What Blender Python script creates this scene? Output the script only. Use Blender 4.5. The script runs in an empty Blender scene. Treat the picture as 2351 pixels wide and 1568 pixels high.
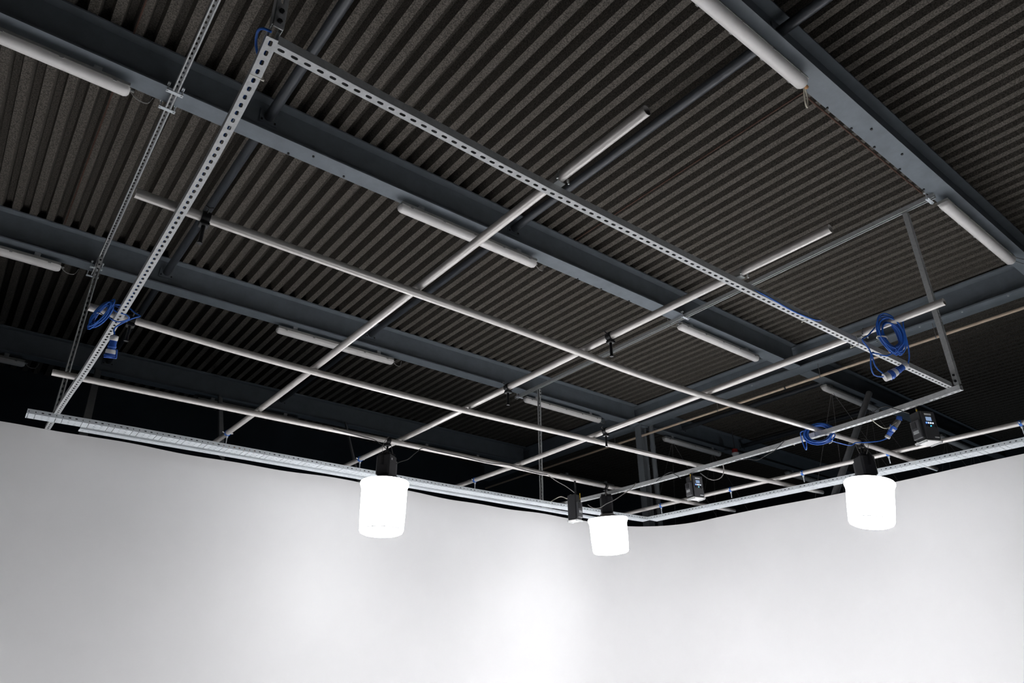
import bpy, math, random
from mathutils import Vector, Matrix
V = Vector
random.seed(7)
sc = bpy.context.scene
COL = sc.collection

# ------------------------------------------------------------------ materials
def _nodes(name):
    m = bpy.data.materials.new(name); m.use_nodes = True
    nt = m.node_tree; b = nt.nodes['Principled BSDF']
    return m, nt, b

def mat(name, col, rough=.5, metal=0., noise=0., nscale=20., bump=0., bscale=80., dark=None, spec=None):
    m, nt, b = _nodes(name)
    b.inputs['Base Color'].default_value = (*col, 1)
    b.inputs['Roughness'].default_value = rough
    b.inputs['Metallic'].default_value = metal
    if spec is not None: b.inputs['Specular IOR Level'].default_value = spec
    if noise > 0 or bump > 0:
        tc = nt.nodes.new('ShaderNodeTexCoord')
    if noise > 0:
        n = nt.nodes.new('ShaderNodeTexNoise'); n.inputs['Scale'].default_value = nscale
        n.inputs['Detail'].default_value = 6; n.inputs['Roughness'].default_value = .65
        nt.links.new(tc.outputs['Object'], n.inputs['Vector'])
        r = nt.nodes.new('ShaderNodeValToRGB')
        d = dark or tuple(c * (1 - noise) for c in col)
        r.color_ramp.elements[0].position = .32 if name != 'fleece_deck' else .40; r.color_ramp.elements[0].color = (*d, 1)
        r.color_ramp.elements[1].position = .68 if name != 'fleece_deck' else .62; r.color_ramp.elements[1].color = (*col, 1)
        nt.links.new(n.outputs['Fac'], r.inputs['Fac']); nt.links.new(r.outputs['Color'], b.inputs['Base Color'])
    if bump > 0:
        n2 = nt.nodes.new('ShaderNodeTexNoise'); n2.inputs['Scale'].default_value = bscale
        nt.links.new(tc.outputs['Object'], n2.inputs['Vector'])
        bp = nt.nodes.new('ShaderNodeBump'); bp.inputs['Strength'].default_value = bump
        nt.links.new(n2.outputs['Fac'], bp.inputs['Height']); nt.links.new(bp.outputs['Normal'], b.inputs['Normal'])
    return m

def emit(name, col, strength, base=(.8, .8, .8)):
    m, nt, b = _nodes(name)
    b.inputs['Base Color'].default_value = (*base, 1)
    b.inputs['Emission Color'].default_value = (*col, 1)
    b.inputs['Emission Strength'].default_value = strength
    return m

LC = (.965, .975, 1)
M = dict(
    white=mat('white_paint', (.85, .84, .84), .75, noise=.03, nscale=1.2),
    ply=mat('black_plywood', (.03, .03, .032), .8),
    floor=mat('white_floor_paint', (.84, .84, .84), .6, noise=.05, nscale=3),
    concrete=mat('dark_concrete', (.05, .05, .05), .8, noise=.3, nscale=4),
    black=mat('black_wall', (.03, .04, .052), .85, noise=.3, nscale=2),
    deck=mat('fleece_deck', (.138, .124, .108), .95, noise=.68, nscale=85, bump=.35, bscale=120, spec=.15),
    beam=mat('blue_grey_steel_paint', (.172, .196, .222), .5, noise=.22, nscale=5),
    tubep=mat('dark_tube_paint', (.045, .050, .058), .35, noise=.2, nscale=8),
    galv=mat('galvanised_steel', (.52, .53, .535), .5, .2, noise=.22, nscale=38),
    tray=mat('bright_zinc', (.66, .70, .73), .5, .15, noise=.12, nscale=30),
    alu=mat('dull_aluminium', (.62, .590, .565), .36, .45, noise=.10, nscale=9),
    zinc=mat('zinc_bolt', (.6, .62, .62), .35, .8),
    blacksteel=mat('black_clamp', (.018, .018, .02), .4, .3),
    blackpl=mat('black_plastic', (.022, .022, .025), .5),
    greypl=mat('dark_grey_plastic', (.07, .07, .075), .5),
    blueplastic=mat('blue_plastic', (.035, .12, .50), .4),
    bluecable=mat('blue_cable', (.018, .12, .50), .42),
    blueband=mat('blue_clamp_band', (.02, .14, .55), .45),
    blackcable=mat('black_cable', (.02, .02, .022), .5),
    greycable=mat('grey_cable', (.22, .21, .20), .5),
    creamcable=mat('cream_cable', (.62, .58, .48), .5),
    tie=mat('nylon_tie', (.75, .72, .64), .5),
    lampgrey=mat('batten_base', (.42, .41, .385), .55, noise=.25, nscale=14),
    diffuser=mat('batten_diffuser', (.80, .775, .755), .35, noise=.12, nscale=5),
    clip=mat('batten_clip', (.30, .30, .29), .5),
    green=emit('indicator_green', (.1, .8, .35), .2),
    cream=mat('cream_pipe_paint', (.62, .48, .36), .5, noise=.2, nscale=10),
    rust=mat('rusty_pipe', (.085, .038, .024), .8, noise=.5, nscale=12),
    stay=mat('grey_timber', (.42, .43, .44), .7, noise=.2, nscale=12),
    greycol=mat('grey_column', (.17, .185, .20), .5, noise=.15, nscale=6),
    panel=mat('pale_metal', (.72, .71, .70), .45, .3),
    label=mat('white_label', (.8, .8, .8), .5),
    yellow=mat('yellow_strap', (.75, .48, .05), .5),
    red=mat('red_plastic', (.45, .03, .03), .5),
    cover=mat('lantern_cover', (.30, .28, .27), .8),
    lant=emit('lantern_fabric', LC, 2.2),
    lantb=emit('lantern_base_fabric', LC, 8.0),
    seam=mat('lantern_seam', (.55, .55, .55), .7),
    screen=emit('blue_screen', (.45, .65, 1), .12, (.05, .05, .05)),
    ledb=emit('blue_button', (.05, .2, 1), .5),
    ledw=emit('white_button', (.7, .8, 1), .25),
    ledc=emit('cyan_light', (.0, .6, 1), .3),
    orange=mat('raw_timber', (.55, .28, .12), .7),
)

# ------------------------------------------------------------------ mesh helper
class MB:
    def __init__(s): s.v = []; s.f = []
    def add(s, vs, fs):
        k = len(s.v); s.v += [tuple(p) for p in vs]; s.f += [tuple(i + k for i in f) for f in fs]; return s
    def box(s, c, size, rot=None):
        c = V(c); h = [x / 2 for x in size]; ps = []
        for x in (-1, 1):
            for y in (-1, 1):
                for z in (-1, 1):
                    p = V((x * h[0], y * h[1], z * h[2]))
                    ps.append(c + (rot @ p if rot else p))
        return s.add(ps, [(0, 1, 3, 2), (4, 6, 7, 5), (0, 4, 5, 1), (2, 3, 7, 6), (0, 2, 6, 4), (1, 5, 7, 3)])
    def bbox(s, c, size, rot=None, b=.006):
        # a box with chamfered edges
        c = V(c); hx, hy, hz = [x / 2 for x in size]
        rings = []
        def ring(x, y, z, bb):
            return [V((x - bb, y, z)), V((-x + bb, y, z)), V((-x, y - bb, z)), V((-x, -y + bb, z)), V((-x + bb, -y, z)), V((x - bb, -y, z)), V((x, -y + bb, z)), V((x, y - bb, z))]
        for (x, y, z) in ((hx - b, hy - b, -hz), (hx, hy, -hz + b), (hx, hy, hz - b), (hx - b, hy - b, hz)):
            rings.append(ring(x, y, z, b))
        vs = [c + (rot @ p if rot else p) for r in rings for p in r]; fs = []
        for k in range(3):
            for i in range(8):
                j = (i + 1) % 8; fs.append((k * 8 + i, k * 8 + j, k * 8 + 8 + j, k * 8 + 8 + i))
        fs.append(tuple(range(7, -1, -1))); fs.append(tuple(range(24, 32)))
        return s.add(vs, fs)
    def tube(s, pts, r, n=10, caps=True, closed=False, rr=None):
        pts = [V(p) for p in pts]; N = len(pts); vs = []; fs = []
        up = None
        for i, p in enumerate(pts):
            if closed: t = (pts[(i + 1) % N] - pts[i - 1])
            else: t = pts[min(i + 1, N - 1)] - pts[max(i - 1, 0)]
            t.normalize()
            if up is None:
                up = t.cross(V((0, 0, 1)))
                if up.length < 1e-3: up = t.cross(V((0, 1, 0)))
                up.normalize()
            else:
                up = (up - t * up.dot(t))
                up.normalize()
            w = t.cross(up); rad = rr[i] if rr else r
            for k in range(n):
                a = 2 * math.pi * k / n
                vs.append(p + up * math.cos(a) * rad + w * math.sin(a) * rad)
        for i in range(N if closed else N - 1):
            j = (i + 1) % N
            for k in range(n):
                l = (k + 1) % n
                fs.append((i * n + k, i * n + l, j * n + l, j * n + k))
        if caps and not closed:
            fs.append(tuple(range(n - 1, -1, -1))); fs.append(tuple((N - 1) * n + k for k in range(n)))
        return s.add(vs, fs)
    def pipe(s, pts, r, wall=.004, n=24):
        # hollow tube with open ends
        pts = [V(p) for p in pts]; k = len(s.v)
        s.tube(pts, r, n, caps=False); m = len(s.v); s.tube(pts, r - wall, n, caps=False)
        s.f[-(len(pts) - 1) * n:] = [tuple(reversed(f)) for f in s.f[-(len(pts) - 1) * n:]]
        e = (len(pts) - 1) * n
        for a in range(n):
            b = (a + 1) % n
            s.f.append((k + b, k + a, m + a, m + b)); s.f.append((k + e + a, k + e + b, m + e + b, m + e + a))
        return s
    def lathe(s, prof, c=(0, 0, 0), rot=None, n=32, cap0=False, cap1=False):
        c = V(c); vs = []; fs = []
        for (r, z) in prof:
            for k in range(n):
                a = 2 * math.pi * k / n; p = V((r * math.cos(a), r * math.sin(a), z))
                vs.append(c + (rot @ p if rot else p))
        for i in range(len(prof) - 1):
            for k in range(n):
                l = (k + 1) % n; fs.append((i * n + k, i * n + l, (i + 1) * n + l, (i + 1) * n + k))
        if cap0: fs.append(tuple(range(n - 1, -1, -1)))
        if cap1: fs.append(tuple((len(prof) - 1) * n + k for k in range(n)))
        return s.add(vs, fs)
    def sweep(s, prof, p0, p1, up=(0, 0, 1), caps=True):
        # closed 2-D profile (side, up) swept from p0 to p1
        p0 = V(p0); p1 = V(p1); t = (p1 - p0).normalized(); u = V(up); u = (u - t * u.dot(t)).normalized(); w = t.cross(u)
        n = len(prof); vs = [p + w * a + u * b for p in (p0, p1) for (a, b) in prof]
        fs = [(i, (i + 1) % n, n + (i + 1) % n, n + i) for i in range(n)]
        if caps: fs += [tuple(range(n - 1, -1, -1)), tuple(range(n, 2 * n))]
        return s.add(vs, fs)
    def build(s, name, m, parent=None, smooth=False, origin=None, label=None):
        o0 = V(origin) if origin is not None else None
        if parent is not None: o0 = WORLD.get(parent.name, V((0, 0, 0)))
        if o0 is None: o0 = V((0, 0, 0))
        me = bpy.data.meshes.new(name)
        me.from_pydata([V(p) - o0 for p in s.v], [], s.f)
        me.materials.append(M[m] if isinstance(m, str) else m)
        me.update()
        import bmesh
        bm = bmesh.new(); bm.from_mesh(me); bmesh.ops.recalc_face_normals(bm, faces=bm.faces); bm.to_mesh(me); bm.free()
        if smooth:
            me.shade_smooth(); me.set_sharp_from_angle(angle=math.radians(42))
        o = bpy.data.objects.new(name, me); COL.objects.link(o)
        if parent is not None: o.parent = parent
        else: o.location = o0
        WORLD[o.name] = o0
        if label: o['label'] = label
        return o
WORLD = {}

def thing(name, label, cat, loc, group=None):
    o = bpy.data.objects.new(name, None); COL.objects.link(o); o.location = loc
    o.empty_display_size = .1
    WORLD[o.name] = V(loc); return tag(o, label, cat, group)
def tag(o, label, cat, group=None):
    o['label'] = label; o['category'] = cat
    if group: o['group'] = group
    return o
def struct(o): o['kind'] = 'structure'; return o

def copy_tree(src, delta, label=None):
    d = V(delta)
    r = src.copy(); COL.objects.link(r); r.location = src.location + d; WORLD[r.name] = WORLD[src.name] + d
    if label: r['label'] = label
    for ch in list(src.children):
        c = ch.copy(); COL.objects.link(c); c.parent = r; WORLD[c.name] = WORLD[r.name]
        for g in list(ch.children):
            e = g.copy(); COL.objects.link(e); e.parent = c
    return r

def smooth_path(pts, step=.02, closed=False):
    pts = [V(p) for p in pts]; out = []; N = len(pts)
    rng = N if closed else N - 1
    for i in range(rng):
        p0 = pts[i - 1] if (i > 0 or closed) else pts[0]
        p1 = pts[i]; p2 = pts[(i + 1) % N]
        p3 = pts[(i + 2) % N] if (i + 2 < N or closed) else pts[-1]
        k = max(2, int((p2 - p1).length / step))
        for j in range(k):
            t = j / k
            out.append(.5 * ((2 * p1) + (p2 - p0) * t + (2 * p0 - 5 * p1 + 4 * p2 - p3) * t * t + (3 * p1 - p0 - 3 * p2 + p3) * t ** 3))
    if not closed: out.append(pts[-1])
    return out
def resample(pts, step):
    pts = [V(p) for p in pts]; out = [pts[0]]; acc = 0
    for a, b in zip(pts, pts[1:]):
        L = (b - a).length; d = step - acc
        while d <= L:
            out.append(a + (b - a) * (d / L)); d += step
        acc = L - (d - step)
    return out

# ------------------------------------------------------------------ perforated plates and channels
def stadium_hit(ang, hl, hw):
    # distance from the centre to a rounded slot of half length hl (along x) and half width hw
    c, s_ = math.cos(ang), math.sin(ang); r = hw; a = hl - hw
    if abs(s_) > 1e-6:
        t = r / abs(s_)
        if abs(t * c) <= a: return t
    cx = a if c > 0 else -a
    b = c * cx; disc = b * b - (cx * cx - r * r)
    return b + math.sqrt(max(disc, 0))
def plate_cell(mb, o, ax, ay, az, L, W, hl, hw, th=.0025, swap=False):
    # plate centred on o, length L along ax, width W along ay, outer face at +az; slot along ax (or ay when swapped)
    co = math.atan2(W, L); angs = [0, co * .5, co, (co + math.pi / 2) / 2]
    A = [a for a in angs] + [math.pi / 2] + [math.pi - a for a in reversed(angs)]
    A = A[:-1] + [math.pi] + [-a for a in reversed(A[1:-1])]
    inner = []; outer = []
    for a in A:
        c, s_ = math.cos(a), math.sin(a)
        d = stadium_hit(a + (math.pi / 2 if swap else 0), hl, hw)
        t = min(L / 2 / abs(c) if abs(c) > 1e-9 else 1e9, W / 2 / abs(s_) if abs(s_) > 1e-9 else 1e9)
        inner.append((c * d, s_ * d)); outer.append((c * t, s_ * t))
    n = len(A); vs = []
    for z in (0, -th):
        for (x, y) in outer: vs.append(o + ax * x + ay * y + az * z)
        for (x, y) in inner: vs.append(o + ax * x + ay * y + az * z)
    fs = []
    for i in range(n):
        j = (i + 1) % n
        fs.append((i, j, n + j, n + i)); fs.append((2 * n + j, 2 * n + i, 3 * n + i, 3 * n + j)); fs.append((n + i, n + j, 3 * n + j, 3 * n + i))
    mb.add(vs, fs)
def channel(name, pts, back, mtl='galv', w=.049, h=.049, pitch=.0597, parent=None, phase=0.):
    """slotted strut channel following pts (the middle of its section); back = outward side that carries the slots"""
    path = resample(smooth_path(pts, .01) if len(pts) > 2 else pts, pitch)
    if len(path) < 2: path = [V(p) for p in pts]
    mb = MB(); back = V(back).normalized(); th = .0025
    for a, b in zip(path, path[1:]):
        t = (b - a).normalized(); n = (back - t * back.dot(t)).normalized(); s_ = t.cross(n); c = (a + b) / 2; L = (b - a).length * 1.004
        rot = Matrix((t, s_, n)).transposed()
        plate_cell(mb, c + n * h / 2, t, s_, n, L, w, .016, .008, th)
        for k in (-1, 1):
            mb.box(c + s_ * k * (w / 2 - th / 2) - n * th / 2, (L, th, h - th), rot)
            mb.box(c + s_ * k * (w / 2 - .006) - n * (h / 2 - th / 2), (L, .0115, th), rot)
            mb.box(c + s_ * k * (w / 2 - .0115) - n * (h / 2 - .005), (L, th * .8, .0075), rot)
    return mb.build(name, mtl, parent, origin=path[0])

# ================================================================== SETTING
# white cyclorama: left wall, curved corner, right wall, floor
YW, XW, RC, ZT = 8.36, 9.66, 1.15, 3.970
def ztop(x): return ZT + .010 * math.sin(x * 1.9) + .006 * math.sin(x * 5.3 + 1) + (-.008 if x < 1 else -.010)
def wall_strip(name, pts, nrm):
    mb = MB(); n = len(pts); vs = []
    for (x, y, z), (nx, ny) in zip(pts, nrm):
        vs += [V((x, y, 0)), V((x, y, z)), V((x + nx * .03, y + ny * .03, 0)), V((x + nx * .03, y + ny * .03, z))]
    fs = []
    for i in range(n - 1):
        a, b = i * 4, i * 4 + 4
        fs += [(a, b, b + 1, a + 1), (a + 1, b + 1, b + 3, a + 3), (a + 3, b + 3, b + 2, a + 2), (a + 2, b + 2, b, a)]
    fs += [(0, 1, 3, 2), (4 * n - 4, 4 * n - 2, 4 * n - 1, 4 * n - 3)]
    mb.add(vs, fs)
    o = mb.build(name, 'white', smooth=True)
    return struct(o)
xs = [-7 + i * .1 for i in range(int((XW - RC + 7) / .1) + 1)] + [XW - RC]
wall_strip('wall_left', [(x, YW + .05 * math.exp(-((x - 6.8) / 1.6) ** 2), ztop(x)) for x in xs], [(0, 1)] * len(xs))
arc = [(XW - RC + RC * math.sin(a), YW + .05 * math.exp(-((XW - RC - 6.8) / 1.6) ** 2) * (1 - a / (math.pi / 2)) - RC + RC * math.cos(a), ztop(XW - RC) - .008 * math.sin(a), a) for a in [math.pi / 2 * i / 24 for i in range(25)]]
wall_strip('wall_corner', [p[:3] for p in arc], [(math.sin(p[3]), math.cos(p[3])) for p in arc])
ys = [YW - RC - i * .1 for i in range(int(YW - RC + 5) * 10)]
z_end = arc[-1][2]
wall_strip('wall_right', [(XW + .03 * math.sin((YW - RC - y) * .8) * min(1, (YW - RC - y) / 2), y, z_end + .008 * math.sin((YW - RC - y) * 1.7) ) if i else (XW, y, z_end) for i, y in enumerate(ys)], [(1, 0)] * len(ys))
struct(MB().box((3.35, 3.4, -.05), (12.7, 10.0, .1)).build('floor', 'floor'))
struct(MB().box((5, 3.8, -.16), (27, 21, .1)).build('floor_outer', 'concrete'))
# outer shell of the building, black
struct(MB().box((5, 13.75, 3.3), (26, .2, 6.9)).build('wall_back', 'black'))
struct(MB().box((18.1, 3.8, 3.3), (.2, 20, 6.9)).build('wall_end', 'black'))
struct(MB().box((-8.1, 3.8, 3.3), (.2, 20, 6.9)).build('wall_side', 'black'))
struct(MB().box((5, -6.1, 3.3), (26, .2, 6.9)).build('wall_near', 'black'))
# corrugated roof deck, ribs run along Y
ZD, PITCH = 6.385, .165
prof = []
x = -8.0 + .03
while x < 18:
    prof += [(x, ZD), (x + .072, ZD), (x + .092, ZD + .11), (x + .145, ZD + .11)]; x += PITCH
mb = MB(); n = len(prof)
for y in (-6, 13.7):
    mb.v += [(a, y, b) for a, b in prof]
for y in (-6, 13.7):
    mb.v += [(a, y, b + .012) for a, b in prof]
for i in range(n - 1):
    mb.f += [(i, i + 1, n + i + 1, n + i), (2 * n + i + 1, 2 * n + i, 3 * n + i, 3 * n + i + 1)]
struct(mb.build('ceiling', 'deck'))

# ================================================================== ROOF STEEL
def ibeam(mb, p0, p1, w=.19, h=.38, tf=.016, tw=.012):
    a = w / 2; b = tw / 2
    mb.sweep([(-a, 0), (a, 0), (a, tf), (b, tf), (b, h - tf), (a, h - tf), (a, h), (-a, h), (-a, h - tf), (-b, h - tf), (-b, tf), (-a, tf)], p0, p1)
    return mb
def roof_beam(y, x0, x1, label, bolts=()):
    t = thing('roof_beam', label, 'roof beam', (x0, y, 6.0))
    ibeam(MB(), (x0, y, 6.0), (x1, y, 6.0), .195).build('beam_section', 'beam', t)
    for (bx, dy) in bolts:
        MB().lathe([(.011, 0), (.011, -.012)], (bx, y + dy, 6.0), n=6, cap1=True).build('bolt', 'blacksteel', t)
    return t
YB = [1.79, 5.17, 8.55, 11.93]
roof_beam(YB[0], -7.9, 9.78, 'blue-grey steel roof beam crossing the top right corner, nearest the viewer',
          [(4.95, .085), (5.35, .085), (5.75, .08), (6.25, .085), (6.75, .085), (5.5, -.02), (6.05, -.03)])
roof_beam(YB[1], -7.9, 9.78, 'blue-grey steel roof beam from the top left corner, long pale underside', [(1.55, .07), (1.75, -.03), (2.1, .06), (3.0, .06), (5.2, .085), (5.6, .085), (6.1, .085)])
roof_beam(YB[2], -7.9, 9.78, 'dark steel roof beam third from the viewer, ending at the corner column')
roof_beam(YB[3], -7.9, 9.78, 'darkest steel roof beam, farthest back above the left white wall')
roof_beam(YB[0], 10.06, 18, 'roof beam stub beyond the cross girder at the right frame edge')
roof_beam(YB[1], 10.06, 18, 'dark roof beam of the next bay, in line behind the blue cable coils')
roof_beam(YB[2], 10.06, 18, 'dark roof beam of the next bay, starting behind the corner column')
t = thing('cross_girder', 'deep dark blue steel girder running back from the right edge to the column', 'girder', (9.92, -6, 6.0))
ibeam(MB(), (9.92, -5.9, 6.0), (9.92, 13.6, 6.0), .26, .378, .02, .014).build('girder_section', 'beam', t)
for y in (2.2, 2.75, 3.3, 3.9, 4.6, 6.0, 6.9):
    MB().lathe([(.012, 0), (.012, -.014)], (9.84, y, 6.0), n=6, cap1=True).build('bolt', 'zinc', t)

def tie_tube(x, y0, y1, label, r=.045):
    t = thing('roof_tie_tube', label, 'roof tube', (x, y0, 6.2), 'dark tubes between the roof beams')
    MB().pipe([(x, y0 + .012, 6.215), (x, y1 - .012, 6.215)], r, .005, 20).build('tube', 'tubep', t, True)
    for y, d in ((y0, 1), (y1, -1)):
        MB().box((x, y + d * .006, 6.215), (.16, .012, .15)).build('end_plate', 'beam', t)
        for bx in (-.06, .06):
            MB().box((x + bx, y + d * .015, 6.17), (.016, .012, .016)).build('bolt', 'blacksteel', t)
g = lambda i: (YB[i] + .007, YB[i + 1] - .007)
tie_tube(4.13, *g(0), 'dark round tube crossing the roof behind the bare pipe end, top centre')
tie_tube(4.13, *g(1), 'dark round tube crossing the roof in the middle, over the longest cross pipe')
tie_tube(4.13, *g(2), 'dark round tube crossing the roof deep behind, above the left lantern')
tie_tube(4.13, -1.59, 1.783, 'dark round tube end at the top right, beyond the nearest roof beam')
tie_tube(1.3, *g(0), 'dark round tube crossing the roof behind the top corner of the grid')
tie_tube(1.3, *g(1), 'dark round tube crossing the roof behind the long slotted channel on the left')
tie_tube(1.3, *g(2), 'dark round tube crossing the roof above the left blue socket')
tie_tube(11.2, *g(1), 'dark tube under the roof of the next bay, beyond the cream pipe')
tie_tube(13.2, *g(1), 'dark tube under the roof of the next bay, farther from the cream pipe')

# column, downpipe, cream pipe, stays, brace
t = thing('steel_column', 'grey steel column standing behind the corner of the white walls', 'column', (9.93, 8.56, -.1))
MB().sweep([(-.07, -.08), (.07, -.08), (.07, -.066), (.006, -.066), (.006, .066), (.07, .066), (.07, .08), (-.07, .08), (-.07, .066), (-.006, .066), (-.006, -.066), (-.07, -.066)], (9.93, 8.56, -.1), (9.93, 8.56, 5.98), up=(1, 0, 0)).build('column_shaft', 'greycol', t)
MB().box((9.93, 8.56, 5.985), (.2, .2, .02)).build('cap_plate', 'beam', t)
t = thing('downpipe', 'grey round downpipe beside the corner column', 'pipe', (10.125, 8.46, -.1))
MB().pipe([(10.125, 8.46, -.1), (10.125, 8.46, 6.3)], .047, .004, 20).build('pipe_length', 'greycol', t, True)
for z in (4.9, 5.6): MB().lathe([(.048, -.03), (.055, -.03), (.055, .03), (.048, .03)], (10.125, 8.46, z), n=20).build('pipe_collar', 'greycol', t, True)
t = thing('service_pipe', 'cream painted pipe running below the cross girder at right', 'pipe', (9.89, -5, 5.79))
MB().tube([(9.885, -5, 5.79), (9.885, 13.5, 5.79)], .021, 16).build('pipe_length', 'cream', t, True)
for y in (3.15, 4.85, 6.75, 9.2):
    m_ = MB(); m_.tube([(9.885, y, 5.82), (9.885, y, 5.998)], .004, 6); m_.lathe([(.0225, -.008), (.0255, -.008), (.0255, .008), (.0225, .008)], (9.885, y, 5.79), Matrix.Rotation(math.pi / 2, 3, 'X'), 14)
    m_.build('pipe_hanger', 'greycable', t)
MB().lathe([(.0215, -.012), (.026, -.012), (.026, .012), (.0215, .012)], (9.885, 5.45, 5.79), Matrix.Rotation(math.pi / 2, 3, 'X'), 14).build('pipe_joint', 'blackpl', t)
def stay(a, b, label):
    a = V(a); b = V(b); m_ = MB()
    m_.sweep([(-.045, -.012), (.045, -.012), (.045, .012), (-.045, .012)], a, b, up=(0, 1, .3))
    o = m_.build('wall_stay', 'stay', origin=b); tag(o, label, 'wall stay', 'grey stays behind the left wall'); return o
stay((1.19, 11.83, 6.0), (.905, 8.75, 4.0), 'grey stay behind the left wall, under the far left tube light')
stay((3.05, 11.83, 6.0), (2.40, 8.75, 4.1), 'grey stay behind the left wall, next to the leftmost blue pipe clamp')
stay((5.38, 11.83, 6.0), (4.27, 8.75, 4.05), 'grey stay behind the left wall, just left of the left lantern')
o = MB().tube([(11.75, 4.99, 6.0), (10.2, 5.15, 4.1), (10.05, 5.17, 3.9)], .05, 14).build('diagonal_brace', 'stay', smooth=True, origin=(10.05, 5.17, 3.9))
tag(o, 'grey diagonal brace tube behind the right wall, left of the right lantern', 'brace')
o = MB().tube([(5.02, 1.95, 6.372), (5.0, 5.06, 6.372)], .008, 8).build('copper_pipe', 'rust', origin=(5.02, 1.95, 6.372)); tag(o, 'thin rust-brown pipe under the roof ribs, right of the second cross pipe', 'pipe')
o = MB().tube([(.12, 1.95, 6.372), (.13, 8.4, 6.372)], .007, 8).build('copper_pipe', 'rust', origin=(.12, 1.95, 6.372)); tag(o, 'thin rust-brown pipe under the roof ribs near the left edge', 'pipe')
o = MB().tube([(4.72, 1.925, 6.02), (6.84, 1.925, 6.02)], .009, 8).build('conduit', 'rust', origin=(4.72, 1.925, 6.02)); tag(o, 'thin rusty conduit along the edge of the nearest roof beam', 'conduit')
t = thing('alarm_sounder', 'small pale dome sounder with red base under the next bay roof', 'alarm', (12.58, 8.32, 5.9))
MB().lathe([(.0, -.08), (.05, -.07), (.075, -.03), (.075, .0)], (12.58, 8.32, 5.9), n=20, cap1=True).build('dome', 'label', t, True)
MB().lathe([(.06, .0), (.06, .08)], (12.58, 8.32, 5.9), n=20, cap1=True).build('alarm_base', 'red', t, True)
MB().tube([(12.58, 8.32, 5.98), (12.58, 8.32, 6.38)], .01, 8).build('mounting_rod', 'greypl', t)

# ================================================================== TUBE LIGHTS
def tube_light(x0, y, label, L=1.78, group='unlit tube lights under the roof beams', green=False, wires=False, lead=1, far=False):
    z = 5.945; y += .035
    t = thing('tube_light', label, 'tube light', (x0, y, z), group)
    m_ = MB()
    base = [(-.058, -.034), (.058, -.034), (.05, 0), (-.05, 0)]
    m_.sweep(base, (x0 + .01, y, z), (x0 + L - .01, y, z))
    bo = m_.build('light_base', 'lampgrey', t)
    m_ = MB(); n = 10; pr = []
    for i in range(n + 1):
        a = math.pi * i / n; pr.append((.054 * math.cos(a), -.036 - .060 * math.sin(a) ** .8))
    secs = [(0., .55), (.012, .85), (.035, 1.), (L - .035, 1.), (L - .012, .85), (L, .55)]
    vs = []; 
    for (dx, k) in secs:
        for (a, b) in pr: vs.append((x0 + dx, y + a * k, z - .036 + (b + .036) * k))
    fs = []; q = n + 1
    for i in range(len(secs) - 1):
        for j in range(n): fs.append((i * q + j, i * q + j + 1, i * q + q + j + 1, i * q + q + j))
        fs.append((i * q + n, i * q, i * q + q, i * q + q + n))
    fs += [tuple(range(q)), tuple((len(secs) - 1) * q + j for j in range(q))]
    m_.add(vs, fs); m_.build('diffuser', 'diffuser', t, True)
    for dx in ((.12, .51, .9, 1.29, 1.66) if not far else (.12, .9, 1.66)):
        for sgn in (-1, 1):
            MB().bbox((x0 + dx, y + sgn * .0595, z - .037), (.030, .008, .026), b=.002).build('clip', 'clip', t)
    for dx in (.25, L - .25):
        MB().box((x0 + dx, y, z + .027), (.06, .05, .054)).build('mounting_bracket', 'galv', t)
    if lead:
        e = x0 + (L if lead > 0 else 0); d = 1 if lead > 0 else -1
        m_ = MB(); m_.tube(smooth_path([(e - d * .004, y, z - .03), (e + d * .06, y + .01, z - .075), (e + d * .14, y + .03, z - .06), (e + d * .17, y + .05, z + .03)], .02), .005, 6)
        m_.build('power_lead', 'greycable', t, True)
        MB().tube([(e - d * .005, y, z - .03), (e + d * .03, y, z - .03)], .012, 8).build('cable_gland', 'clip', t)
    if green:
        MB().lathe([(0, -.004), (.012, 0), (0, .004)], (x0 + L - .012, y, z - .075), n=10).build('indicator_lamp', 'green', t)
    if wires:
        for wx in (.25, L - .25):
            for (ex, ey) in ((-.35, .25), (.05, .1), (.55, -.3)):
                MB().tube([(x0 + wx, y, z - .05), (x0 + wx + ex, y + ey * 2, z - 1.9)], .0035, 5).build('hanging_wire', 'greycable', t)
    return t
tube_light(2.67, 1.78, 'tube light under the nearest roof beam, at the top edge of the frame', lead=0)
m_ = None
t = [o for o in COL.objects if o.name.startswith('tube_light')][0]
MB().tube(smooth_path([(4.450, 1.815, 5.90), (4.500, 1.835, 5.93), (4.560, 1.855, 5.88), (4.570, 1.875, 5.78), (4.520, 1.865, 5.76), (4.485, 1.845, 5.82), (4.470, 1.825, 5.90)], .01), .006, 8).build('power_lead', 'creamcable', t, True)
MB().tube([(4.445, 1.815, 5.90), (4.500, 1.815, 5.90)], .016, 10).build('cable_gland', 'orange', t, True)
t = tube_light(6.985, 1.78, 'tube light under the nearest roof beam, above the right corner hanger', green=True, lead=0)
for (a, b) in (((8.66, 1.85, 5.93), (9.86, 1.2, 5.55)), ((8.74, 1.78, 5.93), (9.86, 1.05, 5.62))):
    MB().tube([a, b], .007, 6).build('hanging_wire', 'greycol', t)
tube_light(-1.56, 5.17, 'tube light under the second roof beam, at the upper left edge')
tube_light(2.70, 5.17, 'tube light under the second roof beam, crossed by the longest cross pipe')
tube_light(7.01, 5.17, 'tube light under the second roof beam, right of the middle cross pipe', lead=-1)
tube_light(-1.55, 8.55, 'tube light under the third roof beam, at the left edge')
tube_light(2.77, 8.55, 'tube light under the third roof beam, crossed by the leftmost cross pipe')
tube_light(7.085, 8.55, 'tube light under the third roof beam, behind the back corner hanger', green=True)
tube_light(-1.52, 11.93, 'tube light under the farthest roof beam, at the left edge')
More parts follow.
